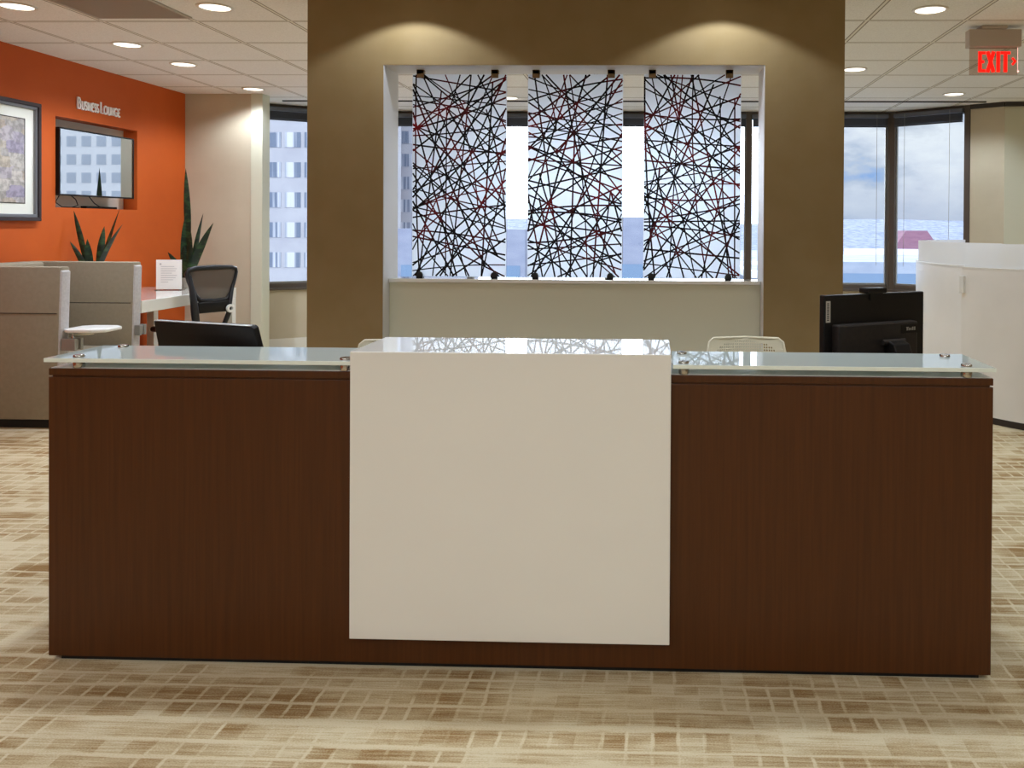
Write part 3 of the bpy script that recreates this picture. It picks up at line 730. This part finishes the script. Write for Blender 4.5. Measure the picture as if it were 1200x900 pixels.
# exit sign
t = thing('exit_sign', 'hanging exit sign with glowing red letters and arrow', 'sign', (2.13, 5.3, 2.27))
b = B(); box(b, 2.04, 2.20, 5.25, 5.35, CE-.022, CE-.0005, .004); obj('ceiling_canopy', b, M['exit_house'], t)
b = B(); box(b, 1.968, 2.292, 5.262, 5.338, 2.449, CE-.0225, .004); obj('housing', b, M['exit_house'], t)
b = B(); box(b, 1.982, 2.281, 5.297, 5.303, 2.276, 2.449); obj('acrylic_plate', b, M['exit_acrylic'], t)
def bars(bm, segs, w, y0, y1):
    for p, q in segs: ribbon(bm, [p, q], w, lambda x, z, d: (x, d, z), y0, y1)
ez0, ez1 = 2.294, 2.424; hh = ez1-ez0; s = .022
for ch, x0, x1 in (('E', 2.036, 2.081), ('X', 2.083, 2.143), ('I', 2.151, 2.171), ('T', 2.175, 2.236)):
    b = B(); xc = (x0+x1)/2
    if ch == 'E': sg = [((x0+s/2, ez0), (x0+s/2, ez1)), ((x0+s-.002, ez1-s*.4), (x1, ez1-s*.4)), ((x0+s-.002, ez0+s*.4), (x1, ez0+s*.4)), ((x0+s-.002, (ez0+ez1)/2), (x1-.008, (ez0+ez1)/2))]
    elif ch == 'X': sg = [((x0+s*.5, ez0), (x1-s*.5, ez1)), ((x0+s*.5, ez1), (x1-s*.5, ez0))]
    elif ch == 'I': sg = [((xc, ez0), (xc, ez1))]
    else: sg = [((xc, ez0), (xc, ez1)), ((x0, ez1-s*.4), (x1, ez1-s*.4))]
    for k, q in enumerate(sg): bars(b, [q], s if q[0][0] != q[1][0] and ch != 'X' and abs(q[0][1]-q[1][1]) < .01 and False else (s*.8 if abs(q[0][1]-q[1][1]) < .01 else s), 5.2945-.0002*k, 5.2968)
    obj('letter', b, M['red'], t, recalc=True)
b = B(); ribbon(b, [(2.248, 2.384), (2.266, 2.362), (2.248, 2.340)], .013, lambda x, z, d: (x, d, z), 5.2945, 5.2968); obj('arrow', b, M['red'], t, recalc=True)
b = B(); box(b, 2.283, 2.291, 5.295, 5.305, 2.296, 2.304, .002); box(b, 2.2812, 2.283, 5.297, 5.303, 2.29, 2.449); obj('indicator', b, M['red_dot'], t)

# ------------------------------------------------------------------ orange wall: picture, lettering, television
t = thing('framed_picture', 'framed faded city print in a wide cream mat on the orange wall', 'picture', (WX, 5.6, 1.32))
y0, y1, z0, z1 = 5.18, 6.02, 1.322, 2.19
def rect_frame(bm, y0, y1, z0, z1, w, x0, x1, bv=.003):
    box(bm, x0, x1, y0, y1, z0, z0+w, bv); box(bm, x0, x1, y0, y1, z1-w, z1, bv); box(bm, x0, x1, y0, y0+w, z0+w, z1-w, bv); box(bm, x0, x1, y1-w, y1, z0+w, z1-w, bv)
b = B(); rect_frame(b, y0, y1, z0, z1, .028, WX+.001, WX+.040); obj('outer_frame', b, M['frame_dark'], t)
b = B(); rect_frame(b, y0+.028, y1-.028, z0+.028, z1-.028, .022, WX+.001, WX+.032); obj('inner_frame', b, M['gold'], t)
b = B(); box(b, WX+.001, WX+.014, y0+.045, y1-.045, z0+.045, z1-.045); obj('mat_board', b, M['mat'], t)
b = B(); rect_frame(b, y0+.133, y1-.133, z0+.125, z1-.125, .006, WX+.014, WX+.017, 0); obj('inner_fillet', b, M['frame_dark'], t)
b = B(); box(b, WX+.0142, WX+.0155, y0+.138, y1-.138, z0+.13, z1-.13); obj('print', b, M['art'], t)
# BUSINESS LOUNGE
G = {  # strokes in a unit box
 'B': [[(.1, 0), (.1, 1)], [(.1, .97), (.6, .95), (.78, .78), (.6, .6), (.1, .56)], [(.1, .56), (.65, .52), (.88, .28), (.65, .04), (.1, .03)]],
 'U': [[(.08, 1), (.08, .3), (.25, .05), (.5, 0), (.75, .05), (.92, .3), (.92, 1)]],
 'S': [[(.9, .86), (.65, .98), (.35, .98), (.12, .8), (.2, .6), (.5, .5), (.8, .4), (.9, .2), (.65, .03), (.35, .02), (.08, .14)]],
 'I': [[(.5, 0), (.5, 1)]],
 'N': [[(.08, 0), (.08, 1)], [(.08, .95), (.9, .06)], [(.92, 0), (.92, 1)]],
 'E': [[(.9, .92), (.6, 1), (.3, .94), (.12, .75), (.3, .53), (.7, .52)], [(.3, .53), (.06, .3), (.25, .06), (.6, 0), (.94, .1)]],
 'L': [[(.1, 1), (.1, .03), (.92, .03)]],
 'O': [[(.5+.45*math.cos(R(a)), .5+.49*math.sin(R(a))) for a in range(0, 361, 24)]],
 'G': [[(.92, .82), (.7, .97), (.4, .97), (.1, .72), (.06, .4), (.25, .08), (.6, .01), (.92, .12), (.92, .46), (.55, .46)]]}
t = thing('wall_lettering', 'raised white lettering over the television niche on the orange wall', 'sign', (WX, 6.73, 2.217))
yy = 6.438
for ch, w, h, gap in (('B', .040, .092, .007), ('U', .030, .067, .007), ('S', .026, .067, .004), ('I', .008, .067, .005), ('N', .032, .067, .006), ('E', .026, .067, .004), ('S', .026, .067, .005), ('S', .026, .067, .024),
                      ('L', .034, .092, .004), ('O', .046, .067, .007), ('U', .032, .067, .008), ('N', .034, .067, .006), ('G', .044, .067, .006), ('E', .028, .067, 0)):
    b = B()
    for st in G[ch]:
        ribbon(b, [(yy+p[0]*w, 2.218+p[1]*h) for p in st], .0105, lambda y, z, d: (d, y, z), WX+.016, WX+.006)
    box(b, WX+.0005, WX+.006, yy+w/2-.003, yy+w/2+.003, 2.222, 2.228)
    obj('letter', b, M['letter'], t, recalc=True); yy += w+gap
# television
t = thing('television', 'black flat television in the wall niche reflecting a pale building', 'television', (-4.575, 6.665, 1.515), R(0))
def W2(x, y, z): return (x, y, z)
TVM = Matrix.Translation((-4.585, 6.66, 1.785)) @ Matrix.Rotation(R(-1.3), 4, 'Z')
def tvobj(n, b, m, p): bmesh.ops.transform(b, matrix=TVM, verts=b.verts); return obj(n, b, m, p)
b = B(); rect_frame(b, -.44, .44, -.262, .262, .012, -.012, .032, .002); tvobj('bezel', b, M['black_plastic'], t)
b = B(); box(b, .0, .028, -.428, .428, -.25, .25); tvobj('screen', b, M['tvscreen'], t)
b = B(); box(b, -.03, -.0125, -.40, .40, -.235, .235, .006); box(b, -.05, -.03, -.25, .25, -.2, .1, .006); tvobj('rear_housing', b, M['black_plastic'], t)
b = B(); box(b, -.128, -.051, -.09, .09, -.1, .06); tvobj('wall_bracket', b, M['black_metal'], t)
for lab, pts in (('thin black cable looping from the left corner of the television', [(-4.62, 6.30, 1.53), (-4.64, 6.28, 1.47), (-4.66, 6.38, 1.436), (-4.69, 6.62, 1.436)]),
                 ('thin black cable hanging under the left half of the television', [(-4.64, 6.45, 1.53), (-4.65, 6.52, 1.50), (-4.66, 6.56, 1.455), (-4.66, 6.50, 1.437)]),
                 ('thin black cable hanging under the middle of the television', [(-4.64, 6.66, 1.53), (-4.65, 6.74, 1.475), (-4.66, 6.85, 1.436), (-4.66, 6.95, 1.436)])):
    b = B(); tube(b, pts, .004, 6); tag(obj('cable', b, M['cable'], None, smooth=True), lab, 'cable')
b = B(); box(b, -4.712, -4.66, 6.66, 7.05, 1.4305, 1.45, .004); tag(obj('power_strip', b, M['black_plastic']), 'black power strip lying in the niche under the television', 'power strip')

# ------------------------------------------------------------------ lounge pod
t = thing('lounge_pod', 'taupe high-sided lounge pod against the orange wall', 'armchair', (-4.14, 5.53, 0))
def pod_side(y0, y1, nm):
    b = B(); X = Matrix(((1, 0, 0, 0), (0, 0, 1, 0), (0, 1, 0, 0), (0, 0, 0, 1)))
    prism(b, [(-4.55, .06), (-3.775, .06), (-3.764, .5), (-3.748, 1.03), (-4.55, 1.03)], y0, y1, X, .012)
    o = obj(nm, b, M['pod'], t, smooth=True)
    b = B(); prism(b, [(-3.79, .075), (-3.766, .075), (-3.754, .5), (-3.739, 1.0), (-3.762, 1.015)], y0+.006, y1-.006, X, .006); obj('window_lit_edge', b, M['pod_lit'], o, smooth=True)  # pale strip paints the window light on this edge
    b = B(); tube(b, [(-4.54, y0-.0005, .735), (-3.77, y0-.0005, .735)], .0022, 6); obj('seam', b, M['black_metal'], o)
pod_side(5.115, 5.205, 'side_panel'); pod_side(5.855, 5.945, 'side_panel')
b = B(); box(b, -4.56, -4.40, 5.2055, 5.8545, .06, 1.03, .02, seg=3); obj('back_panel', b, M['pod'], t, smooth=True)
b = B(); box(b, -4.395, -3.80, 5.21, 5.85, .16, .43, .03, seg=3); obj('seat_cushion', b, M['pod'], t, smooth=True)
b = B(); box(b, -4.50, -3.84, 5.16, 5.90, .0, .0595, .004); obj('plinth', b, M['plinth'], t)
for y0, xe in ((5.118, -3.655), (5.858, -3.705)):
    b = B(); box(b, -3.745, xe, y0, y0+.025, .50, .575, .003); box(b, -3.745, xe, y0+.055, y0+.08, .50, .575, .003); box(b, -3.735, xe-.01, y0+.025, y0+.055, .508, .567, .003); obj('bracket', b, M['silver'], t)
b = B(); tube(b, [(-3.70, 5.16, .575), (-3.70, 5.16, .598), (-3.62, 5.24, .598)], .012, 10); obj('tablet_arm', b, M['steel'], t, smooth=True)
b = B(); prism(b, [(-3.76, 5.16), (-3.70, 5.11), (-3.55, 5.12), (-3.49, 5.17), (-3.49, 5.33), (-3.55, 5.38), (-3.70, 5.38), (-3.76, 5.33)], .612, .634, None, .006); obj('tablet', b, M['white_plastic'], t, smooth=True)['label'] = 'white tablet arm top'

# ------------------------------------------------------------------ white table, sign holder, plants, task chair
t = thing('wall_table', 'glossy white table with thick top along the orange wall', 'table', (-4.16, 6.75, 0))
b = B(); box(b, -4.572, -3.755, 5.96, 7.33, .65, .74, .004); obj('tabletop', b, M['white_lam'], t)
for x in (-4.53, -3.755-.065):
    for y in (7.26, 5.965):
        if y < 6 and x > -4: x = -4.05
        b = B(); box(b, x, x+.065, y, y+.065, 0, .6495, .003); obj('leg', b, M['white_plastic'], t)
t = thing('sign_holder', 'upright clear holder with a white notice on the white table', 'sign holder', (-4.155, 6.97, .741), R(8))
b = B(); box(b, -.105, .105, .0005, .003, .004, .262); box(b, -.105, .105, -.03, .07, 0, .004); obj('acrylic_stand', b, M['exit_acrylic'], t, False)
b = B(); box(b, -.104, .104, -.002, 0, .006, .260); p = obj('notice', b, M['paper'], t, False)
b = B()
for k in range(8): box(b, -.065, -.065+(.11, .13, .12, .09, .13, .12, .10, .06)[k], -.0045, -.0035, .20-.019*k, .204-.019*k)
box(b, -.075, -.06, -.0045, -.0035, .215, .23)
obj('faint_print', b, M['print'], p, False)
def blade(bm, base, h, w, lean, az, twist, curl, face=30):
    K = 14; prev = None; w = w*.92; face = R(face+50*math.sin(w*900+h*70))
    d = Vector((math.cos(az), math.sin(az), 0))
    for i in range(K+1):
        s = i/K
        prof = (.5+.5*math.sin(min(1, s*1.8)*math.pi/2)) * (1-max(0, (s-.5)/.5)**2.1) + .02
        p = Vector(base)+d*(lean*s+curl*s*s)*h+Vector((0, 0, h*s))
        a = face+twist*(s-.3); u = Vector((math.cos(a), math.sin(a), 0)); n = Vector((-u.y, u.x, 0))
        hw = w/2*prof; th = .0022*(1-s)+.0005
        ring = [bm.verts.new(p-u*hw+n*.25*hw), bm.verts.new(p+n*(-th)), bm.verts.new(p+u*hw+n*.25*hw), bm.verts.new(p+n*th)]
        if prev:
            for j in range(4): bm.faces.new((prev[j], prev[(j+1) % 4], ring[(j+1) % 4], ring[j]))
        else: bm.faces.new(ring[::-1])
        prev = ring
    bm.faces.new(prev)
def snake_plant(label, loc, pr_, ph, leaves):
    t = thing('snake_plant', label, 'potted plant', loc)
    b = B(); lathe(b, [(0, 0), (pr_*.82, 0), (pr_, ph), (pr_*.9, ph), (pr_*.86, ph-.02), (0, ph-.02)], 28); p = obj('pot', b, M['pot'], t, False, True)
    b = B(); lathe(b, [(0, ph-.012), (pr_*.85, ph-.016), (pr_*.85, ph-.0195), (0, ph-.0195)], 20); obj('soil', b, M['soil'], p, False)
    for h, w, lean, az, tw, cu, bx_, by_ in leaves:
        b = B(); blade(b, (bx_, by_, ph-.015), h, w, lean, R(az), tw, cu); obj('leaf', b, M['leaf'], t, False, True, True)
snake_plant('tall snake plant in a grey pot by the cream corner wall', (-4.13, 7.2, .741), .075, .095,
    [(.98, .075, .01, 180, .7, .01, 0, .01), (.62, .065, -.02, 200, .8, -.03, -.035, 0), (.58, .06, .16, 10, .6, .02, .02, .02), (.50, .075, .30, -4, .5, .14, .03, -.01), (.42, .06, .08, -30, -.5, .05, .02, -.03),
     (.36, .075, .02, 90, .3, 0, 0, .03), (.30, .08, .03, 250, .4, .02, .0, -.03), (.24, .07, -.3, 20, .2, -.2, -.03, -.01)])
snake_plant('small snake plant behind the lounge pod under the television', (-4.41, 6.38, .741), .085, .14,
    [(.54, .05, .20, 185, .5, .02, -.03, 0), (.56, .05, .2, 20, -.6, .08, .03, 0), (.42, .06, .08, 60, .6, .05, .01, .03), (.44, .055, .30, 5, .5, .18, .03, -.02), (.32, .06, .05, 250, .4, .03, 0, -.03), (.30, .05, .25, 190, .4, .2, -.03, -.01)])
# task chair, turned towards the table
t = thing('task_chair', 'black mesh-back task chair at the white table', 'office chair', (-3.765, 6.68, 0), R(60))
# local frame: the sitter looks along +Y, backrest at y = -.24
loop = [(-.150, .745), (-.170, .80), (-.192, .86), (-.206, .915), (-.196, .945), (-.15, .958), (0, .962), (.15, .958), (.196, .945), (.206, .915), (.192, .86), (.170, .80), (.150, .745), (.11, .70), (0, .69), (-.11, .70)]
def bk(x, z): return (x, -.235-.06*(z-.6)-.05*(1-(x/.22)**2)+.02, z)
b = B(); tube(b, [bk(x, z) for x, z in loop], [.016 if x > 0 else .02 for x, z in loop], 10, True); obj('back_frame', b, M['mesh_frame'], t, False, True)
b = B(); rows = []
for j in range(10):
    z = .695+.26*j/9
    hw = .11+(.150-.11)*min(1, (z-.69)/.055) if z < .745 else (.150+(.206-.150)*(z-.745)/.17 if z < .915 else .206-.5*max(0, z-.925))
    rows.append([b.verts.new(bk(hw*(-1+2*i/10), z)) for i in range(11)])
for a, c in zip(rows, rows[1:]):
    for i in range(10): b.faces.new((a[i], a[i+1], c[i+1], c[i]))
obj('back_mesh', b, M['mesh'], t, False, True)
b = B()
tube(b, [(-.196, -.255, .90), (-.19, -.275, .80), (-.182, -.29, .70), (-.168, -.285, .60), (-.14, -.26, .50), (-.08, -.18, .40)], [.015, .020, .027, .03, .028, .02], 10)
tube(b, [(.165, -.255, .80), (.140, -.275, .73), (.122, -.285, .66), (.115, -.28, .58), (.10, -.25, .50), (.06, -.18, .40)], [.014, .016, .018, .02, .02, .02], 10)
obj('spine', b, M['mesh_frame'], t, False, True)
b = B(); box(b, -.15, .12, -.295, -.27, .60, .69, .012, seg=3); obj('lumbar_pad', b, M['black_plastic'], t, False, True)
b = B(); lathe(b, [(.016, -.012), (.032, -.012), (.035, 0), (.032, .012), (.016, .012), (.016, -.012)], 18, Matrix.Translation((.11, -.315, .625)) @ Matrix.Rotation(R(90), 4, 'X')); o = obj('lumbar_knob', b, M['white_plastic'], t, False, True); o['label'] = 'white round lumbar knob'
b = B(); box(b, -.24, .24, -.20, .24, .43, .475, .02, seg=3); obj('seat', b, M['mesh_frame'], t, False, True)
b = B(); box(b, -.09, .09, -.16, .1, .36, .4295, .015); obj('tilt_mechanism', b, M['black_plastic'], t, False)
b = B(); tube(b, [(0, 0, .07), (0, 0, .36)], .026, 14); obj('column', b, M['black_metal'], t, False, True)
for k in range(5):
    a = R(72*k+10); b = B(); tube(b, [(0, 0, .095), (.15*math.cos(a), .15*math.sin(a), .09), (.29*math.cos(a), .29*math.sin(a), .066)], [.024, .02, .014], 10); l = obj('leg', b, M['mesh_frame'], t, False, True)
    b = B(); lathe(b, [(0, -.012), (.026, -.012), (.028, 0), (.026, .012), (0, .012)], 16, Matrix.Translation((.29*math.cos(a), .29*math.sin(a), .028)) @ Matrix.Rotation(a, 4, 'Z') @ Matrix.Rotation(R(90), 4, 'X')); obj('caster', b, M['black_plastic'], l, False, True)
b = B(); tube(b, [(-4.5, 7.0, .52), (-4.45, 6.85, .60), (-4.42, 6.7, .55), (-4.5, 6.6, .43), (-4.55, 6.5, .40)], .006, 6); tag(obj('cable', b, M['cable'], None, smooth=True), 'black cable hanging under the white table', 'cable')

# ------------------------------------------------------------------ curved white partitions on the right
PC = (3.56, 6.52)
def arc_wall(bm, r, th, a0, a1, z0, z1, n=40):
    lo = []
    for i in range(n+1):
        a = R(a0+(a1-a0)*i/n); c, s_ = math.cos(a), math.sin(a)
        lo.append([bm.verts.new((PC[0]+q*c, PC[1]+q*s_, z)) for q, z in ((r, z0), (r-th, z0), (r-th, z1), (r, z1))])
    for a, c in zip(lo, lo[1:]):
        for j in range(4): bm.faces.new((a[j], a[(j+1) % 4], c[(j+1) % 4], c[j]))
    bm.faces.new(lo[0]); bm.faces.new(lo[-1][::-1])
    bmesh.ops.recalc_face_normals(bm, faces=bm.faces)
def partition(r, a0, a1, label):
    m = R((a0+a1)/2)
    t = thing('curved_partition', label, 'partition', (PC[0]+r*math.cos(m), PC[1]+r*math.sin(m), 0), 0, 'curved white partitions')
    b = B(); arc_wall(b, r, .05, a0, a1, .045, 1.03); obj('panel', b, M['partition'], t, smooth=True)
    b = B(); arc_wall(b, r+.002, .054, a0-.1, a1+.1, 1.0305, 1.042); obj('top_rail', b, M['white_plastic'], t, smooth=True)
    b = B(); arc_wall(b, r-.018, .012, a0+.4, a1-.4, 1.0425, 1.205); obj('frosted_screen', b, M['frost2'], t, smooth=True)
    b = B(); arc_wall(b, r-.004, .042, a0+.2, a1-.2, 0, .0445); obj('base', b, M['dark_base'], t, smooth=True)
    return t
p2 = partition(1.60, 206.7, 268, 'curved white partition nearer the camera at the right edge')
p1 = partition(1.45, 118, 214, 'curved white partition farther back, behind the nearer one')
b = B(); a = R(207.2); box(b, -.012, .012, -.02, .02, .86, .98, .004, Matrix.Translation((PC[0]+1.612*math.cos(a), PC[1]+1.612*math.sin(a), 0)) @ Matrix.Rotation(a, 4, 'Z')); obj('latch', b, M['white_plastic'], p2)

# ------------------------------------------------------------------ outside, seen from a high floor
b = B(); prism(b, [(-4000, 12), (4000, 12), (4000, 4200), (-4000, 4200)], -66, -65); struct('ground', b, M['ground'], flat=True)
rg = random.Random(4); b = B(); n = 160; prev = None
def ridge(u): return 20+26*math.exp(-((u-.645)/.05)**2)+18*math.exp(-((u-.5)/.12)**2)+12*math.sin(u*19)+6*math.sin(u*53+1)
for i in range(n+1):
    u = i/n; x = -3600+7200*u; hgt = ridge(u)
    col = [b.verts.new((x, 2500, -65)), b.verts.new((x, 3000, hgt*.35-35)), b.verts.new((x, 3600, hgt)), b.verts.new((x, 4100, -65))]
    if prev:
        for j in range(3): b.faces.new((prev[j], col[j], col[j+1], prev[j+1]))
    prev = col
struct('hills', b, M['hill'], smooth=True, flat=True)
def tower(label, x0, x1, y0, y1, z0, z1, floor_h, bay, wz, mat, wmat, faces, rows, zbase=None, ww=.72, wh=.5):
    """box of a building with recessed-looking panes on the faces that show"""
    t = thing('office_tower', label, 'building', ((x0+x1)/2, (y0+y1)/2, z0))
    b = B(); box(b, x0, x1, y0, y1, z0, z1); obj('facade', b, mat, t)
    src = None
    for face, cols in faces:
        for c in range(*cols):
            for r in rows:
                z = wz+r*floor_h
                if face == 'front':
                    xa = x1-(c+1)*bay+bay*(1-ww)/2; q = (xa, xa+bay*ww, y0-.05, y0+.1)
                else:
                    ya = y0+c*bay+bay*(1-ww)/2; xs = x1 if face == 'right' else x0; q = (xs-.06, xs+.06, ya, ya+bay*ww)
                b = B(); box(b, *q, z, z+floor_h*wh); obj('window', b, wmat, t)
    return t
# pale tower left: front faces the left window, right side shows through the opening
tower('pale tower with curtained windows outside the left window', -66, -32.45, 85, 105, -65, 40, 3.12, 2.06, -3.05, M['tower'], M['curtain'], [('front', (0, 7))], range(-1, 6), ww=.8, wh=.5)
tower('pale tower block glimpsed past the left patterned panel', -46, -32.0, 110, 150, -65, 40, 3.05, 2.9, -2.9, M['tower'], M['curtain'], [('front', (0, 4))], range(-1, 6), ww=.66, wh=.55)
tower('pale gridded building mirrored in the television screen', 57, 125, 112, 140, -65, 60, 2.6, 2.25, -3.2, M['tower_white'], M['tvpane'], [('front', (16, 27))], range(-1, 8), ww=.62, wh=.56)
def block(label, x0, x1, y0, y1, z1, mat, roof=None, rz=0, strips=()):
    t = thing('city_building', label, 'building', ((x0+x1)/2, (y0+y1)/2, -65), R(rz))
    w, d = (x1-x0)/2, (y1-y0)/2
    b = B(); box(b, -w, w, -d, d, 0, z1+65); obj('walls', b, mat, t, False)
    if roof:
        b = B(); rect = ((-w-.3, w+.3, -d-.3, -d+.3), (-w-.3, w+.3, d-.3, d+.3), (-w-.3, -w+.3, -d+.3, d-.3), (w-.3, w+.3, -d+.3, d-.3))
        for q in rect: box(b, *q, z1+64.8, z1+65.3)
        obj('parapet', b, roof, t, False)
    for k, (za, zb) in enumerate(strips):
        b = B(); box(b, -w+.4, w-.4, -d-.06, -d, za+65, zb+65); obj('window_band', b, M['bluepane'], t, False)
    return t
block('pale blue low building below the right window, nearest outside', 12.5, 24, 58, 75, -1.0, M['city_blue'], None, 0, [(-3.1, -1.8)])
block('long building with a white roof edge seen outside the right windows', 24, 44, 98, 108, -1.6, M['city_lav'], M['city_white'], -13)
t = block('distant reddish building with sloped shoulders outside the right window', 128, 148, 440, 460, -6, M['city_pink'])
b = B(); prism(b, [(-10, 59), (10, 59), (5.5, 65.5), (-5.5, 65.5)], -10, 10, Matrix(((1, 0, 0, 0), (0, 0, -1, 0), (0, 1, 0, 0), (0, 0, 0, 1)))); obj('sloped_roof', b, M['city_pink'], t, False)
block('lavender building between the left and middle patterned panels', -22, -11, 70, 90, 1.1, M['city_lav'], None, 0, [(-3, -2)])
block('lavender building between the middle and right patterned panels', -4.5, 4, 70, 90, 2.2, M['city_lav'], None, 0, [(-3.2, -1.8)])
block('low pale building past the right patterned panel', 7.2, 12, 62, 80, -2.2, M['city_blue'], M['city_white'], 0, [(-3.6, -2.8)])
cols = [M['city_blue'], M['city_lav'], M['city_white']]
for k in range(26):
    y = rg.uniform(350, 1500); x = y*rg.uniform(.20, .42); w = rg.uniform(5, 14)
    block('small hazy building in the distant town outside the right windows', x, x+w, y, y+w, -65+rg.uniform(8, 34)+(y-350)*.02, cols[k % 3])['group'] = 'distant town buildings'
